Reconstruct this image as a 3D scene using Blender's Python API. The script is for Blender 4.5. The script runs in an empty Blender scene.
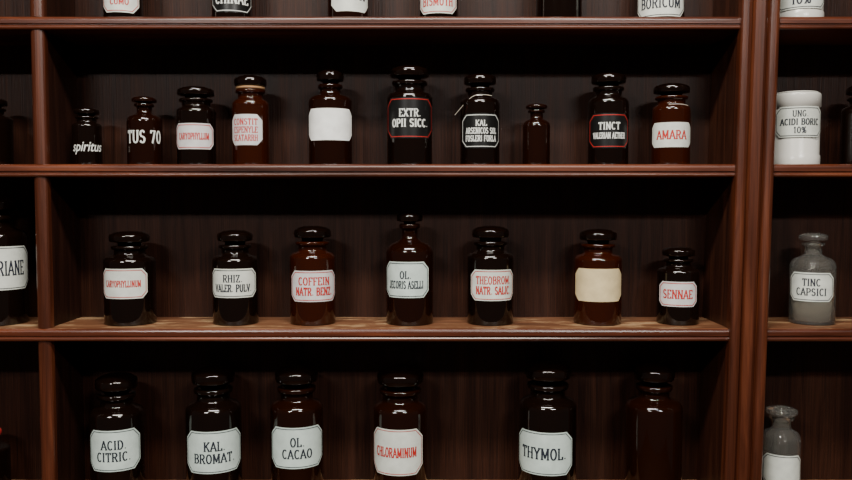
import bpy, bmesh, math, random
from mathutils import Vector
random.seed(4)
scene = bpy.context.scene
F=800.0; D=1.28; ZC=1.5; PITCH=math.radians(2.86)
def P(px,py,Y=0.0):
    """world x,z of a photo reading on the vertical plane at depth Y"""
    a=PITCH+math.atan((py-240)/F); dist=D+Y
    z=ZC-dist*math.tan(a)
    dep=dist*math.cos(PITCH)+(ZC-z)*math.sin(PITCH)
    return (px-426)/F*dep, z
# ------------------------------------------------------------ materials
def new_mat(name):
    m=bpy.data.materials.new(name); m.use_nodes=True
    nt=m.node_tree; return m,nt,nt.nodes['Principled BSDF']
def simple(name,col,rough=0.5,**kw):
    m,nt,b=new_mat(name)
    b.inputs['Base Color'].default_value=(*col,1); b.inputs['Roughness'].default_value=rough
    for k,v in kw.items(): b.inputs[k].default_value=v
    return m
def paper(name,col,rough=0.5):
    m,nt,b=new_mat(name); N=nt.nodes; L=nt.links
    tc=N.new('ShaderNodeTexCoord'); n=N.new('ShaderNodeTexNoise'); n.inputs['Scale'].default_value=60; n.inputs['Detail'].default_value=6
    L.new(tc.outputs['Object'],n.inputs['Vector'])
    mr=N.new('ShaderNodeMapRange'); mr.inputs['From Min'].default_value=0.3; mr.inputs['From Max'].default_value=0.7; mr.inputs['To Min'].default_value=0.84; mr.inputs['To Max'].default_value=1.04
    L.new(n.outputs['Fac'],mr.inputs['Value'])
    mx=N.new('ShaderNodeMix'); mx.data_type='RGBA'; mx.blend_type='MULTIPLY'; mx.inputs[0].default_value=1; mx.inputs[6].default_value=(*col,1)
    L.new(mr.outputs['Result'],mx.inputs[7]); L.new(mx.outputs[2],b.inputs['Base Color']); b.inputs['Roughness'].default_value=rough
    return m
def wood(name,axis,c0,c1,c2,rough=0.4,bump=0.25,wear=None,coat=0.0,fine=1.0,spec=0.5,streak=(0.75,1.15),big=0.0):
    m,nt,b=new_mat(name); N=nt.nodes; L=nt.links
    tc=N.new('ShaderNodeTexCoord'); mp=N.new('ShaderNodeMapping')
    s=[38*fine]*3; s[axis]=2.2; mp.inputs['Scale'].default_value=s
    L.new(tc.outputs['Object'],mp.inputs['Vector'])
    n1=N.new('ShaderNodeTexNoise'); n1.inputs['Scale'].default_value=1.0; n1.inputs['Detail'].default_value=9; n1.inputs['Roughness'].default_value=0.65; n1.inputs['Distortion'].default_value=0.7
    L.new(mp.outputs['Vector'],n1.inputs['Vector'])
    r=N.new('ShaderNodeValToRGB'); e=r.color_ramp.elements
    e[0].position=0.3; e[0].color=(*c0,1); e[1].position=0.72; e[1].color=(*c2,1)
    x=e.new(0.5); x.color=(*c1,1)
    L.new(n1.outputs['Fac'],r.inputs['Fac'])
    mp2=N.new('ShaderNodeMapping'); s2=[420*fine]*3; s2[axis]=9; mp2.inputs['Scale'].default_value=s2
    L.new(tc.outputs['Object'],mp2.inputs['Vector'])
    n2=N.new('ShaderNodeTexNoise'); n2.inputs['Scale'].default_value=1.0; n2.inputs['Detail'].default_value=4
    L.new(mp2.outputs['Vector'],n2.inputs['Vector'])
    mr=N.new('ShaderNodeMapRange'); mr.inputs['From Min'].default_value=0.3; mr.inputs['From Max'].default_value=0.7; mr.inputs['To Min'].default_value=streak[0]; mr.inputs['To Max'].default_value=streak[1]
    L.new(n2.outputs['Fac'],mr.inputs['Value'])
    mx=N.new('ShaderNodeMix'); mx.data_type='RGBA'; mx.blend_type='MULTIPLY'; mx.inputs[0].default_value=1
    L.new(r.outputs['Color'],mx.inputs[6]); L.new(mr.outputs['Result'],mx.inputs[7])
    col=mx.outputs[2]
    if wear:
        n3=N.new('ShaderNodeTexNoise'); n3.inputs['Scale'].default_value=14; n3.inputs['Detail'].default_value=7; n3.inputs['Roughness'].default_value=0.7
        mp3=N.new('ShaderNodeMapping'); s3=[2.5]*3; s3[axis]=0.7; mp3.inputs['Scale'].default_value=s3
        L.new(tc.outputs['Object'],mp3.inputs['Vector']); L.new(mp3.outputs['Vector'],n3.inputs['Vector'])
        r3=N.new('ShaderNodeValToRGB'); r3.color_ramp.elements[0].position=wear[1]; r3.color_ramp.elements[1].position=wear[1]+0.12
        L.new(n3.outputs['Fac'],r3.inputs['Fac'])
        m2=N.new('ShaderNodeMix'); m2.data_type='RGBA'; m2.inputs[7].default_value=(*wear[0],1)
        L.new(r3.outputs['Color'],m2.inputs[0]); L.new(col,m2.inputs[6]); col=m2.outputs[2]
    L.new(col,b.inputs['Base Color'])
    rr=N.new('ShaderNodeMapRange'); rr.inputs['To Min'].default_value=rough-0.12; rr.inputs['To Max'].default_value=rough+0.15
    L.new(n1.outputs['Fac'],rr.inputs['Value']); L.new(rr.outputs['Result'],b.inputs['Roughness'])
    bp=N.new('ShaderNodeBump'); bp.inputs['Strength'].default_value=bump; bp.inputs['Distance'].default_value=0.002
    L.new(n2.outputs['Fac'],bp.inputs['Height']); L.new(bp.outputs['Normal'],b.inputs['Normal'])
    b.inputs['Coat Weight'].default_value=coat; b.inputs['Coat Roughness'].default_value=0.2
    b.inputs['Specular IOR Level'].default_value=spec
    return m
M_back=wood('dark_stained_back_wood',2,(0.013,0.0034,0.0015),(0.025,0.007,0.0028),(0.042,0.0125,0.005),rough=0.45,bump=0.25,spec=0.26,fine=1.3,streak=(0.5,1.35))
M_shelf=wood('varnished_shelf_wood',0,(0.028,0.006,0.0022),(0.085,0.018,0.0058),(0.18,0.044,0.013),rough=0.36,bump=0.1,coat=0.3)
M_top=wood('worn_shelf_top_wood',0,(0.06,0.02,0.008),(0.15,0.057,0.023),(0.25,0.12,0.055),rough=0.5,bump=0.2,wear=((0.43,0.27,0.14),0.50))
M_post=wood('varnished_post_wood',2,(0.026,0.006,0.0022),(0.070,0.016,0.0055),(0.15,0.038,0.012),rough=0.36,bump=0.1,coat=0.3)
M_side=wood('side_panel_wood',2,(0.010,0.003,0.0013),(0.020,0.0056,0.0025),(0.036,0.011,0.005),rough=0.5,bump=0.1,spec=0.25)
def glass(name,col,trans,rough=0.06,ior=1.5):
    m,nt,b=new_mat(name)
    b.inputs['Base Color'].default_value=(*col,1); b.inputs['Transmission Weight'].default_value=trans
    n=nt.nodes.new('ShaderNodeTexNoise'); n.inputs['Scale'].default_value=35
    tc=nt.nodes.new('ShaderNodeTexCoord'); nt.links.new(tc.outputs['Object'],n.inputs['Vector'])
    mr=nt.nodes.new('ShaderNodeMapRange'); mr.inputs['To Min'].default_value=rough*0.5; mr.inputs['To Max'].default_value=rough*1.5
    nt.links.new(n.outputs['Fac'],mr.inputs['Value']); nt.links.new(mr.outputs['Result'],b.inputs['Roughness'])
    b.inputs['IOR'].default_value=ior
    return m
G_black=glass('black_brown_glass',(0.0045,0.0018,0.001),0.0,0.07,1.6)
G_amber=glass('dark_amber_glass',(0.015,0.0034,0.0011),0.35,0.07,1.58)
G_red=glass('red_amber_glass',(0.042,0.0072,0.0017),0.45,0.07,1.58)
G_clear=glass('clear_glass',(0.94,0.95,0.90),0.965,0.04,1.5)
M_white=paper('label_white',(0.74,0.78,0.71))
M_bright=paper('label_bright',(0.98,1.0,0.97))
M_pink=paper('label_lavender_white',(0.69,0.68,0.68))
M_teal=paper('label_cool_white',(0.64,0.76,0.71))
M_cream=paper('label_cream',(0.74,0.60,0.34),0.6)
M_blacklab=simple('label_black',(0.006,0.006,0.006),0.35)
I_black=simple('ink_black',(0.012,0.016,0.03),0.6)
I_red=simple('ink_red',(0.50,0.02,0.015),0.6)
I_white=simple('ink_white',(0.75,0.78,0.74),0.6)
M_cork=simple('cork',(0.34,0.19,0.085),0.85)
M_ceram=simple('white_ceramic',(0.68,0.67,0.62),0.22)
M_string=simple('string_fibre',(0.55,0.5,0.42),0.9)
M_redcap=simple('red_sealing_wax',(0.35,0.02,0.02),0.4)
M_powder=simple('herbal_powder',(0.22,0.19,0.15),0.9)
# ------------------------------------------------------------ mesh helpers
def mesh_obj(name,verts,faces,mat,parent=None,smooth=False,fix=True):
    me=bpy.data.meshes.new(name); me.from_pydata(verts,[],faces); me.update()
    if mat: me.materials.append(mat)
    if fix:
        bm=bmesh.new(); bm.from_mesh(me); bmesh.ops.recalc_face_normals(bm,faces=bm.faces); bm.to_mesh(me); bm.free()
    if smooth:
        for p in me.polygons: p.use_smooth=True
    ob=bpy.data.objects.new(name,me); scene.collection.objects.link(ob)
    if parent: ob.parent=parent
    return ob
def empty(name,loc=(0,0,0)):
    e=bpy.data.objects.new(name,None); e.empty_display_size=0.05; e.location=loc
    scene.collection.objects.link(e); return e
def box(name,x0,x1,y0,y1,z0,z1,mat,parent=None,bev=0.0):
    v=[(x,y,z) for x in (x0,x1) for y in (y0,y1) for z in (z0,z1)]
    f=[(0,1,3,2),(4,6,7,5),(0,4,5,1),(2,3,7,6),(0,2,6,4),(1,5,7,3)]
    o=mesh_obj(name,v,f,mat,parent)
    if bev:
        b=o.modifiers.new('bevel','BEVEL'); b.width=bev; b.segments=3
    return o
def lathe(name,prof,mat,parent,seg=56,smooth=True):
    v=[];f=[]
    n=len(prof)
    for r,z in prof:
        r=max(r,1e-5)
        for i in range(seg):
            a=2*math.pi*i/seg; v.append((r*math.cos(a),r*math.sin(a),z))
    for k in range(n-1):
        for i in range(seg):
            j=(i+1)%seg
            f.append((k*seg+i,k*seg+j,(k+1)*seg+j,(k+1)*seg+i))
    f.append(tuple(range(seg-1,-1,-1))); f.append(tuple((n-1)*seg+i for i in range(seg)))
    return mesh_obj(name,v,f,mat,parent,smooth)
def arc(cx,cz,rx,rz,a0,a1,n=8):
    return [(cx+rx*math.cos(math.radians(a0+(a1-a0)*i/n)),cz+rz*math.sin(math.radians(a0+(a1-a0)*i/n))) for i in range(n+1)]
def bend(x,z,R,th):
    a=th+x/R; return (R*math.sin(a),-R*math.cos(a),z)
def label(parent,R,th,W,H,zc,mat,border=None,inset=0.0022,bw=0.0011):
    c=min(W,H)*0.19; r=R+0.0005
    n=28; xs=sorted(set([-W/2+W*i/n for i in range(n+1)]+[-W/2+c,W/2-c]))
    v=[];f=[]
    for x in xs:
        h=H/2-max(0,abs(x)-(W/2-c)); v+= [bend(x,zc-h,r,th),bend(x,zc+h,r,th)]
    for i in range(len(xs)-1): f.append((2*i,2*i+2,2*i+3,2*i+1))
    mesh_obj('label',v,f,mat,parent,True)
    if border:
        def ol(d):
            w=W/2-d;h=H/2-d;cc=c-d*0.45
            cs=[(-w+cc,h),(w-cc,h),(w,h-cc),(w,-h+cc),(w-cc,-h),(-w+cc,-h),(-w,-h+cc),(-w,h-cc)]
            pts=[]
            for i in range(8):
                a=cs[i];b=cs[(i+1)%8]; k=20 if i in(0,4) else 2
                for t in range(k): pts.append((a[0]+(b[0]-a[0])*t/k,a[1]+(b[1]-a[1])*t/k))
            return pts
        o=ol(inset);q=ol(inset+bw);m=len(o)
        v=[bend(x,zc+z,r+0.0003,th) for x,z in o]+[bend(x,zc+z,r+0.0003,th) for x,z in q]
        f=[(i,(i+1)%m,m+(i+1)%m,m+i) for i in range(m)]
        mesh_obj('label_border',v,f,border,parent)
# --- slab-serif stroke lettering
def E(cx,cy,rx,ry,a0,a1,n=10): return arc(cx,cy,rx,ry,a0,a1,n)
GL={
'A':(.66,[[(0.02,0),(.33,1)],[(.33,1),(.64,0)],[(.13,.33),(.53,.33)]]),
'B':(.6,[[(.1,0),(.1,1)],[(.1,1),(.3,1)]+E(.3,.76,.22,.24,90,-90)+[(.1,.52)],[(.3,.52)]+E(.3,.26,.26,.26,90,-90)+[(.1,0)]]),
'C':(.6,[E(.33,.5,.27,.5,50,310,14)]),
'D':(.64,[[(.1,0),(.1,1)],[(.1,1),(.26,1)]+E(.26,.5,.32,.5,90,-90,12)+[(.1,0)]]),
'E':(.56,[[(.1,0),(.1,1)],[(.1,1),(.5,1),(.5,.85)],[(.1,.52),(.4,.52)],[(.1,0),(.52,0),(.52,.16)]]),
'F':(.54,[[(.1,0),(.1,1)],[(.1,1),(.5,1),(.5,.85)],[(.1,.52),(.4,.52)]]),
'G':(.64,[E(.33,.5,.27,.5,50,320,14)+[(.56,.42),(.38,.42)]]),
'H':(.66,[[(.1,0),(.1,1)],[(.56,0),(.56,1)],[(.1,.52),(.56,.52)]]),
'I':(.28,[[(.14,0),(.14,1)]]),
'J':(.5,[[(.36,1),(.36,.2)]+E(.2,.2,.16,.2,0,-180)]),
'K':(.64,[[(.1,0),(.1,1)],[(.58,1),(.12,.42)],[(.26,.6),(.6,0)]]),
'L':(.54,[[(.1,0),(.1,1)],[(.1,0),(.5,0),(.5,.2)]]),
'M':(.8,[[(.1,0),(.1,1)],[(.1,1),(.4,.15)],[(.4,.15),(.7,1)],[(.7,1),(.7,0)]]),
'N':(.68,[[(.1,0),(.1,1)],[(.1,1),(.58,0)],[(.58,0),(.58,1)]]),
'O':(.66,[E(.33,.5,.27,.5,0,360,20)]),
'P':(.58,[[(.1,0),(.1,1)],[(.1,1),(.3,1)]+E(.3,.73,.24,.27,90,-90)+[(.1,.46)]]),
'R':(.64,[[(.1,0),(.1,1)],[(.1,1),(.3,1)]+E(.3,.75,.24,.25,90,-90)+[(.1,.5)],[(.32,.5),(.58,0)]]),
'S':(.56,[E(.28,.75,.2,.25,30,270,10)+E(.28,.25,.22,.25,90,-150,10)]),
'T':(.6,[[(.3,0),(.3,1)],[(.04,.84),(.04,1),(.56,1),(.56,.84)]]),
'U':(.66,[[(.1,1),(.1,.3)]+E(.33,.3,.23,.3,180,360,10)+[(.56,1)]]),
'V':(.64,[[(.04,1),(.32,0)],[(.32,0),(.6,1)]]),
'X':(.62,[[(.05,0),(.57,1)],[(.05,1),(.57,0)]]),
'Y':(.62,[[(.04,1),(.31,.5),(.31,0)],[(.31,.5),(.58,1)]]),
'Z':(.58,[[(.06,.84),(.06,1),(.5,1),(.06,0),(.52,0),(.52,.16)]]),
'0':(.6,[E(.3,.5,.24,.5,0,360,20)]),'1':(.4,[[(.2,0),(.2,1)],[(.2,1),(.06,.8)]]),
'7':(.56,[[(.06,.84),(.06,1),(.5,1),(.22,0)]]),
'.':(.22,[[(.07,.06),(.17,.06)]]),'%':(.8,[E(.2,.75,.14,.22,0,360,12),E(.6,.25,.14,.22,0,360,12),[(.2,0),(.62,1)]]),
' ':(.3,[]),
}
def text_geo(s,wt=1.0):
    V=[];Fc=[];x=0
    def seg(a,b,w):
        dx,dy=b[0]-a[0],b[1]-a[1]; l=math.hypot(dx,dy)
        if l<1e-6: return
        nx,ny=-dy/l*w/2,dx/l*w/2; ex,ey=dx/l*w*0.25,dy/l*w*0.25
        k=len(V)
        V.extend([(a[0]-nx-ex,a[1]-ny-ey,0),(b[0]-nx+ex,b[1]-ny+ey,0),(b[0]+nx+ex,b[1]+ny+ey,0),(a[0]+nx-ex,a[1]+ny-ey,0)])
        Fc.append((k,k+1,k+2,k+3))
    for ch in s:
        w,st=GL[ch]
        for pl in st:
            pl=[(p[0]+x,p[1]) for p in pl]
            for a,b in zip(pl[:-1],pl[1:]):
                l=math.hypot(b[0]-a[0],b[1]-a[1]) or 1
                seg(a,b,(0.09+0.08*abs(b[1]-a[1])/l)*wt)
            if len(pl)<=3 or ch in 'UJ':
                for e,o in ((pl[0],pl[1]),(pl[-1],pl[-2])):
                    if e[1] in (0,1) and abs(e[1]-o[1])>0.35 and not(ch in 'M' and e[1]<.1 and abs(e[0]-x-.4)<.1) and not (ch=='V' and e[1]==0) and not (ch=='A' and e[1]==1):
                        seg((e[0]-.12,e[1]),(e[0]+.12,e[1]),0.08*wt)
        x+=w+0.14
    return V,Fc
def text_bfont(s,shear):
    cu=bpy.data.curves.new('t','FONT'); cu.body=s; cu.size=1; cu.offset=0.008; cu.resolution_u=3; cu.shear=shear
    ob=bpy.data.objects.new('t',cu); scene.collection.objects.link(ob)
    dg=bpy.context.evaluated_depsgraph_get(); me=bpy.data.meshes.new_from_object(ob.evaluated_get(dg))
    v=[(p.co.x/0.7,p.co.y/0.7,0) for p in me.vertices]; f=[tuple(p.vertices) for p in me.polygons]
    bpy.data.objects.remove(ob); bpy.data.curves.remove(cu); bpy.data.meshes.remove(me)
    return v,f
def text(parent,R,th,W,H,zc,lines,mat,shear=0.0,fillh=0.62,maxw=0.84):
    n=len(lines); lh=H*fillh/n
    ls=lh*(0.72 if n>1 else 0.50)
    tot=n*lh
    V=[];Fc=[]
    for k,s in enumerate(lines):
        if not s: continue
        v,f=text_bfont(s,shear) if shear else text_geo(s,1.35 if len(s)>9 else 1.1)
        x0=min(p[0] for p in v);x1=max(p[0] for p in v)
        sz=ls; sx=min(sz*0.95,W*maxw/(x1-x0)); sz=min(sz,sx*1.7)
        zz=zc+tot/2-(k+0.5)*lh-0.5*sz
        b=len(V)
        for p in v: V.append(bend((p[0]-(x0+x1)/2)*sx,zz+p[1]*sz,R+0.0009,th))
        for q in f: Fc.append(tuple(i+b for i in q))
    mesh_obj('label_text',V,Fc,mat,parent,fix=False)
# ------------------------------------------------------------ shelves heights (front-edge tops)
YM=0.066; DEPTH=0.132
Zs={0:P(0,16)[1],1:P(0,164)[1],2:P(0,329)[1],3:P(0,508)[1]}
# ------------------------------------------------------------ bottles
def bottle(row,x0,x1,top,cap,mat,lab=None,lm=None,border=None,lines=None,ink=None,name='apothecary_bottle',
           style='wide',shear=0,cork=False,Y=YM,capmat=None,paint=False,fillh=0.66):
    zb=Zs[row]; cx=(x0+x1)/2
    X,zt=P(cx,top,Y-0.01)
    sc=(P(x1,240,Y)[0]-P(x0,240,Y)[0])/(x1-x0)
    R=(x1-x0)/2*sc; H=zt-zb; rc=cap/2*sc
    e=empty(name,(X,Y,zb))
    if style=='narrow': rn=rc*0.60; sh0,sh1,lp=0.62,0.77,0.875; rl=rn*1.28; cap0=0.915
    else: rn=min(rc*0.76,R*0.80); sh0,sh1,lp=0.665,0.75,0.825; rl=rn*1.14; cap0=0.88
    b=0.06*R
    prof=[(0,0.0015),(R*0.6,0.0015),(R-b*1.3,0)]+arc(R-b,b,b,b,-90,0,5)
    prof+=[(R,H*sh0*0.5)]
    dz=(sh1-sh0)*H; rk=(R-rn)
    prof+=arc(R-rk*0.62,H*sh0,rk*0.62,dz*0.72,0,75,8)
    lr,lz=prof[-1]
    prof+=[(rn+(lr-rn)*0.45,lz+(H*sh1-lz)*0.35),(rn+(lr-rn)*0.12,lz+(H*sh1-lz)*0.75),(rn,H*sh1)]
    prof+=[(rn,H*(lp-0.025)),(rl,H*(lp-0.02))]+arc(rl,H*lp,rn*0.05,H*0.016,-80,80,6)+[(rn*0.98,H*(lp+0.020)),(rn*0.8,H*(lp+0.021))]
    if mat is G_clear:
        t=0.0022
        prof+=[(rn*0.72,H*(lp-0.02)),(rn-t,H*sh1),(rn+(lr-rn)*0.3-t,lz+(H*sh1-lz)*0.5),(lr-t*0.6,lz-t),(R-t,H*sh0-t),(R-t,b+2*t),(R-t*2,2.2*t),(0,2*t)]
        lathe('powder_fill',[(0,2*t+.0004),(R-t*2.2,2.2*t+.0004),(R-t-.0004,b+2*t),(R-t-.0004,H*0.24),(R*0.5,H*0.26),(0,H*0.25)],M_powder,e)
    else: prof+=[(rn*0.8,H*(lp+0.005)),(0,H*(lp+0.005))]
    lathe('glass_body',prof,mat,e)
    c0=cap0*H; ch=H-c0
    zs0=H*(lp-0.01) if mat is G_clear else H*(lp+0.006)
    sp=[(0,zs0),(rn*0.66,zs0),(rn*0.74,H*(lp+0.03)),(rn*0.80,c0-0.0008),(rc*0.84,c0),(rc*0.93,c0+ch*0.04)]
    sp+=arc(rc*0.94,c0+ch*0.36,rc*0.06,ch*0.32,-70,70,8)
    sp+=[(rc*0.88,c0+ch*0.74),(rc*0.72,c0+ch*0.88),(rc*0.45,c0+ch*0.97),(rc*0.2,H),(0,H)]
    lathe('stopper',sp,capmat or mat,e)
    if cork: lathe('cork_collar',[(0,H*(lp+0.021)),(rn*1.1,H*(lp+0.021)),(rn*1.18,H*(lp+0.025)),(rn*1.16,c0-0.001),(rn*0.8,c0),(0,c0)],M_cork,e)
    if lab:
        lx0,lx1,ly0,ly1=lab
        phi=math.atan2(X,D+Y)
        cl=lambda t:max(-0.97,min(0.97,t))
        a0=math.asin(cl((lx0-cx)*sc/R)); a1=math.asin(cl((lx1-cx)*sc/R))
        th=(a0+a1)/2-phi; W=(a1-a0)*R
        za=P(cx,ly0,Y-R)[1]-zb; zc=P(cx,ly1,Y-R)[1]-zb
        if not paint: label(e,R,th,W,za-zc,(za+zc)/2,lm,border)
        if lines: text(e,R,th,W,za-zc,(za+zc)/2,lines,ink,shear,fillh=fillh,maxw=0.72 if not paint else 0.84)
    return e
B=bottle
# row 0 (top shelf, only the lower parts are in view)
B(0,101,138,-78,34,G_black,(100,134,-28,12),M_white,I_red,['BISM','CARBON','CUMO'],I_red)
B(0,210,249,-80,36,G_black,(211,248,-30,12),M_blacklab,I_white,['EXTR','CHINAE'],I_white)
B(0,327,367,-85,36,G_amber,(331,366,-26,11),M_white,None,['NATR'],I_black)
B(0,420,458,-80,34,G_black,(421,456,-24,13),M_white,I_red,['SALOL','BISMUTH'],I_red)
B(0,538,583,-86,38,G_black)
B(0,641,686,-70,40,G_black,(642,685,-26,16),M_white,I_black,['ACID','BORICUM'],I_black)
# row 1
B(1,70,98,107,24,G_black,(69,99,137,155),None,None,['spiritus'],I_white,paint=True,fillh=1.1,shear=0.3)
B(1,125,159,96,24,G_amber,(123,158,124,149),None,None,['TUS 70'],I_white,style='narrow',paint=True,fillh=0.95)
B(1,175,213,86,36,G_black,(175,210,123,149),M_pink,I_red,['CARYOPHYLLUM'],I_red)
B(1,231,267,75,32,G_red,(231,260,114,145),M_pink,None,['CONSTIT','ESPENYLE','SCATARRH'],I_red,cork=True,capmat=G_black,fillh=0.78)
B(1,308,351,69,27,G_amber,(308,350,108,140),M_bright,capmat=G_black)
B(1,387,432,65,39,G_black,(388,431,97,138),M_blacklab,I_red,['EXTR.','OPII SICC.'],I_white,fillh=0.5)
b7=B(1,461,500,73,32,G_black,(463,499,113,148),M_blacklab,I_white,['KAL','ARSENICOS SOL','FOSLERI FORLA'],I_white,fillh=0.66)
B(1,524,551,103,21,G_amber,style='narrow')
B(1,590,630,72,34,G_black,(592,629,113,148),M_blacklab,I_red,['TINCT','VALERIAN AETHER'],I_white,fillh=0.55)
b10=B(1,655,692,83,35,G_red,(656,692,122,147),M_white,None,['AMARA'],I_red,capmat=G_black)
# row 2
B(2,102,152,231,39,G_black,(102,143,269,299),M_white,I_red,['CARYOPHYLLINUM'],I_red)
B(2,211,256,230,35,G_black,(211,253,269,298),M_white,I_black,['RHIZ.','VALER. PULV.'],I_black)
B(2,289,334,226,37,G_red,(291,333,271,302),M_pink,I_red,['COFFEIN','NATR. BENZ.'],I_red,capmat=G_black)
B(2,386,433,212,26,G_amber,(387,428,262,298),M_teal,I_black,['OL.','JECORIS ASELLI'],I_black,style='narrow',capmat=G_black,fillh=0.55)
B(2,468,514,226,37,G_black,(472,513,270,301),M_white,I_red,['THEOBROM.','NATR. SALIC.'],I_red)
B(2,576,623,229,37,G_red,(578,622,269,302),M_cream,capmat=G_black)
B(2,660,701,247,32,G_black,(663,698,282,307),M_pink,I_red,['SENNAE'],I_red)
# row 3
B(3,88,140,375,41,G_black,(89,135,431,472),M_teal,I_black,['ACID.','CITRIC.'],I_black,fillh=0.58)
B(3,184,239,368,43,G_black,(186,237,432,474),M_teal,I_black,['KAL.','BROMAT.'],I_black,fillh=0.58)
B(3,269,322,367,43,G_amber,(271,320,428,469),M_teal,I_black,['OL.','CACAO'],I_black,capmat=G_black,fillh=0.58)
B(3,373,427,369,47,G_amber,(373,422,430,476),M_white,I_red,['CHLORAMINUM'],I_red,capmat=G_black)
B(3,520,578,363,46,G_black,(521,573,433,476),M_teal,I_black,['THYMOL.'],I_black,fillh=0.5)
B(3,628,684,365,40,G_amber,capmat=G_black)
# left bay
B(1,-30,7,97,28,G_black)
B(2,-36,20,195,44,G_black,(-34,20,247,291),M_white,I_black,['VALERIANE'],I_black)
B(3,-45,4,430,34,G_black,capmat=M_redcap,name='wax_sealed_bottle')
# right bay
B(1,847,885,84,30,G_black)
B(2,795,838,233,27,G_clear,(797,835,273,302),M_white,I_black,['TINC','CAPSICI'],I_black,name='clear_glass_bottle',style='narrow')
B(3,766,803,408,30,G_clear,(768,803,456,488),M_white,I_black,None,I_black,name='clear_glass_bottle',style='narrow')
def jar(row,x0,x1,top,lab,lines,Y=YM):
    zb=Zs[row]; cx=(x0+x1)/2; X,zt=P(cx,top,Y); sc=(P(x1,240,Y)[0]-P(x0,240,Y)[0])/(x1-x0)
    R=(x1-x0)/2*sc; H=zt-zb; e=empty('white_ceramic_jar',(X,Y,zb))
    prof=[(0,0.001),(R*0.9,0)]+arc(R*0.96,R*0.06,R*0.04,R*0.06,-90,0,4)+[(R,H*0.13),(R*0.965,H*0.15),(R*0.965,H*0.76),(R*0.93,H*0.78),(R*0.93,H*0.795),(R,H*0.805)]+arc(R*0.96,H*0.95,R*0.04,H*0.04,0,90,5)+[(R*0.6,H),(0,H)]
    lathe('jar_body',prof,M_ceram,e)
    lathe('lid_disc',[(R*0.9,H*0.999),(R*0.88,H*1.01),(R*0.3,H*1.015),(0,H*1.016)],M_ceram,e)
    phi=math.atan2(X,D+Y); a0=math.asin(max(-.97,(lab[0]-cx)*sc/R)); a1=math.asin(min(.97,(lab[1]-cx)*sc/R))
    za=P(cx,lab[2],Y-R)[1]-zb; zc=P(cx,lab[3],Y-R)[1]-zb
    label(e,R,(a0+a1)/2-phi,(a1-a0)*R,za-zc,(za+zc)/2,M_white,I_black)
    text(e,R,(a0+a1)/2-phi,(a1-a0)*R,za-zc,(za+zc)/2,lines,I_black,fillh=0.8,maxw=0.78)
jar(1,773,819,94,(778,818,106,137),['UNG.','ACIDI BORIC','10%'])
jar(0,779,823,-52,(781,822,-24,8),['ZINCI','10%'])
# string on two stoppers
def curve_obj(name,pts,mat,parent,r=0.0005):
    cu=bpy.data.curves.new(name,'CURVE'); cu.dimensions='3D'; cu.bevel_depth=r
    sp=cu.splines.new('NURBS'); sp.points.add(len(pts)-1)
    for p,q in zip(sp.points,pts): p.co=(*q,1)
    sp.use_endpoint_u=True; sp.order_u=3
    cu.materials.append(mat); o=bpy.data.objects.new(name,cu); scene.collection.objects.link(o); o.parent=parent; return o
curve_obj('string_tie',[(0.018,-0.020,0.114),(0.0,-0.029,0.116),(-0.016,-0.026,0.112),(-0.030,-0.014,0.098),(-0.042,-0.006,0.084)],M_string,b7)
curve_obj('string_tie',[(0.022,-0.018,0.098),(0.010,-0.027,0.101),(-0.012,-0.026,0.099)],M_string,b10)
# ------------------------------------------------------------ cabinet
cab=empty('apothecary_cabinet',(0,0,0))
XL,XR=-1.75,1.80
def xp(px): return P(px,240)[0]
PX0,PX1=xp(736),xp(774)      # wide stile
LEAN=0.014
T=0.0205
def shelf(z,xa,xb,parent,topmat):
    T2=T
    pr=[(DEPTH,z),(0.006,z)]
    pr+=[(0.006-0.006*math.sin(math.radians(a)),z-0.006+0.006*math.cos(math.radians(a))) for a in (20,40,60,80,90)]
    pr+=[(0.0,z-0.011),(0.0025,z-0.0125),(0.0025,z-0.0135)]
    pr+=[(0.0035-0.0035*math.sin(math.radians(a)),z-0.017+0.0035*math.cos(math.radians(a))) for a in (10,40,70,90,120,150,175)]
    pr+=[(0.008,z-T2),(DEPTH,z-T2)]
    n=len(pr); v=[(xa,y,zz) for y,zz in pr]+[(xb,y,zz) for y,zz in pr]
    f=[(i,(i+1)%n,n+(i+1)%n,n+i) for i in range(n)]+[tuple(range(n)),tuple(range(2*n-1,n-1,-1))]
    o=mesh_obj('shelf_board',v,f,M_shelf,parent)
    o.data.materials.append(topmat)
    for p in o.data.polygons:
        if p.normal.z>0.97 and len(p.vertices)==4: p.material_index=1
    return o
zl=sorted(Zs.values(),reverse=True); zl=[zl[0]+0.27]+zl+[zl[-1]-0.30,zl[-1]-0.62,0.10]
for i,z in enumerate(zl):
    tm=M_top if i in(3,4) else M_shelf
    xs=(PX0+PX1)/2
    shelf(z,XL+0.02,xs-0.02+LEAN*(z-1.6)/0.78,cab,tm)
    shelf(z,xs+0.012,XR-0.02,cab,tm)
lowz=0.0; hiz=zl[0]+0.05
PXL0,PXL1=xp(33),xp(47)
zz=[hiz]+zl
def prism(name,pr,bot,top,mat,parent,lean=0.0):
    n=len(pr); v=[(x+lean*(bot-1.76)/0.78,y,bot) for x,y in pr]+[(x+lean*(top-1.76)/0.78,y,top) for x,y in pr]
    f=[(i,(i+1)%n,n+(i+1)%n,n+i) for i in range(n)]+[tuple(range(n)),tuple(range(2*n-1,n-1,-1))]
    return mesh_obj(name,v,f,mat,parent)
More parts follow.
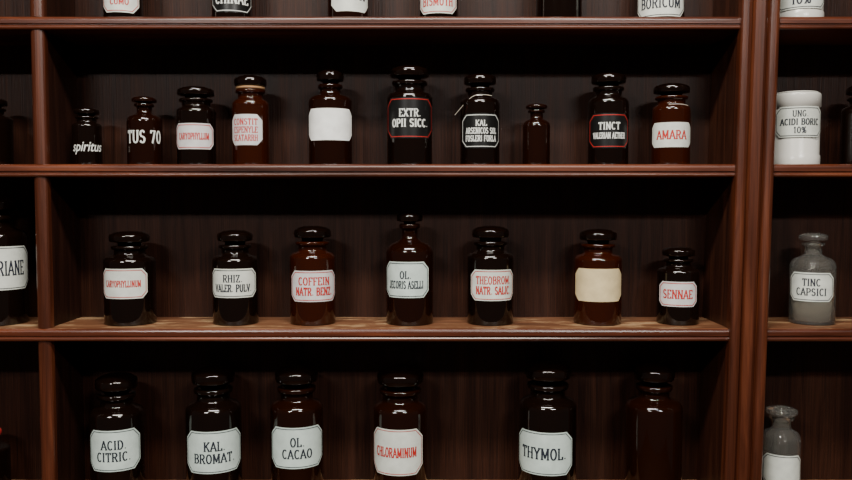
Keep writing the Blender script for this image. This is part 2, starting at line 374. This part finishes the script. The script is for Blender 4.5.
for a,b in zip(zz[:-1],zz[1:]):
    top=a-T if a!=hiz else hiz; bot=b
    xm=(PXL0+PXL1)/2; w=(PXL1-PXL0)/2
    pr=[(PXL0,0.018),(PXL0,0.010)]+[(xm-w*math.cos(math.radians(t)),0.010-0.007*math.sin(math.radians(t))) for t in range(20,180,20)]+[(PXL1,0.010),(PXL1,0.018)]
    prism('partition_post',pr,bot,top,M_post,cab)
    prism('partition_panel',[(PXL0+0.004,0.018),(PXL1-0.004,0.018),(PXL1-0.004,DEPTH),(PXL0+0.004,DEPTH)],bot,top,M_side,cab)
def stile(x0,x1,name):
    w=x1-x0; pr=[(x0,0.012),(x0,0.0)]
    r=w*0.14
    pr+=[(x0+r-r*math.cos(math.radians(t)),-0.002-r*0.8*math.sin(math.radians(t))) for t in range(0,181,20)]
    pr+=[(x0+2*r+0.001,0.001),(x0+2*r+0.003,-0.003),(x0+w*0.36,-0.006),(x0+w*0.60,-0.006),(x1-2*r-0.003,-0.003),(x1-2*r-0.001,0.001)]
    pr+=[(x1-r-r*math.cos(math.radians(t)),-0.002-r*0.8*math.sin(math.radians(t))) for t in range(0,181,20)]
    pr+=[(x1,0.0),(x1,0.012)]
    prism(name,pr,lowz,hiz,M_post,cab,LEAN)
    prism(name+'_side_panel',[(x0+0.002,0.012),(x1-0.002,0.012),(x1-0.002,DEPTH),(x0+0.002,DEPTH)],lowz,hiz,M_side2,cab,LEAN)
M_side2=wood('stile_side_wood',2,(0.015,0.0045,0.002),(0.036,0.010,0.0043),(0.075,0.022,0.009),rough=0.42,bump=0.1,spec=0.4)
stile(PX0,PX1,'wide_stile')
box('end_panel',XL,XL+0.02,-0.004,DEPTH,0,hiz,M_post,cab)
box('end_panel',XR-0.02,XR,-0.004,DEPTH,0,hiz,M_post,cab)
box('back_panel',XL,XR,DEPTH,DEPTH+0.012,0,hiz,M_back,cab)
box('cornice',XL-0.01,XR+0.01,-0.03,DEPTH+0.012,hiz,hiz+0.05,M_shelf,cab,0.006)
# ------------------------------------------------------------ room
M_wall=simple('plaster_wall',(0.45,0.38,0.28),0.9); M_floor=wood('floor_wood',0,(0.03,0.012,0.006),(0.07,0.03,0.014),(0.12,0.055,0.025))
box('floor',-3,3,-3.6,0.2,-0.05,0,M_floor); box('ceiling',-3,3,-3.6,0.2,2.75,2.8,M_wall)
box('wall_back',-3,3,DEPTH+0.013,0.2,0,2.75,M_wall)
M_metal=simple('lamp_metal',(0.5,0.5,0.5),0.3,Metallic=1.0)
def lamp(x,y,sx,sy,power,col):
    e=empty('ceiling_lamp',(x,y,2.75))
    box('lamp_housing',-sx/2-0.02,sx/2+0.02,-sy/2-0.02,sy/2+0.02,-0.07,0,M_metal,e,0.008)
    l=bpy.data.lights.new('lamp_light','AREA'); l.shape='RECTANGLE'; l.size=sx; l.size_y=sy; l.energy=power; l.color=col
    o=bpy.data.objects.new('lamp_light',l); o.location=(0,0,-0.078); o.parent=e; scene.collection.objects.link(o)
    return o
lamp(-0.05,-0.85,1.1,0.16,46,(1.0,0.94,0.85))
lamp(0.85,-2.1,0.7,0.15,54,(1.0,0.97,0.92))
lamp(-1.1,-2.3,0.7,0.15,54,(1.0,0.97,0.92))
w=bpy.data.worlds.new('room_ambient'); scene.world=w; w.use_nodes=True
w.node_tree.nodes['Background'].inputs['Color'].default_value=(1.0,0.88,0.78,1)
w.node_tree.nodes['Background'].inputs['Strength'].default_value=0.05
# ------------------------------------------------------------ camera
cd=bpy.data.cameras.new('camera'); cd.sensor_width=36; cd.lens=F/852*36; cd.clip_start=0.01
co=bpy.data.objects.new('camera',cd); co.location=(0,-D,ZC); co.rotation_euler=(math.pi/2-PITCH,0,0)
scene.collection.objects.link(co); scene.camera=co
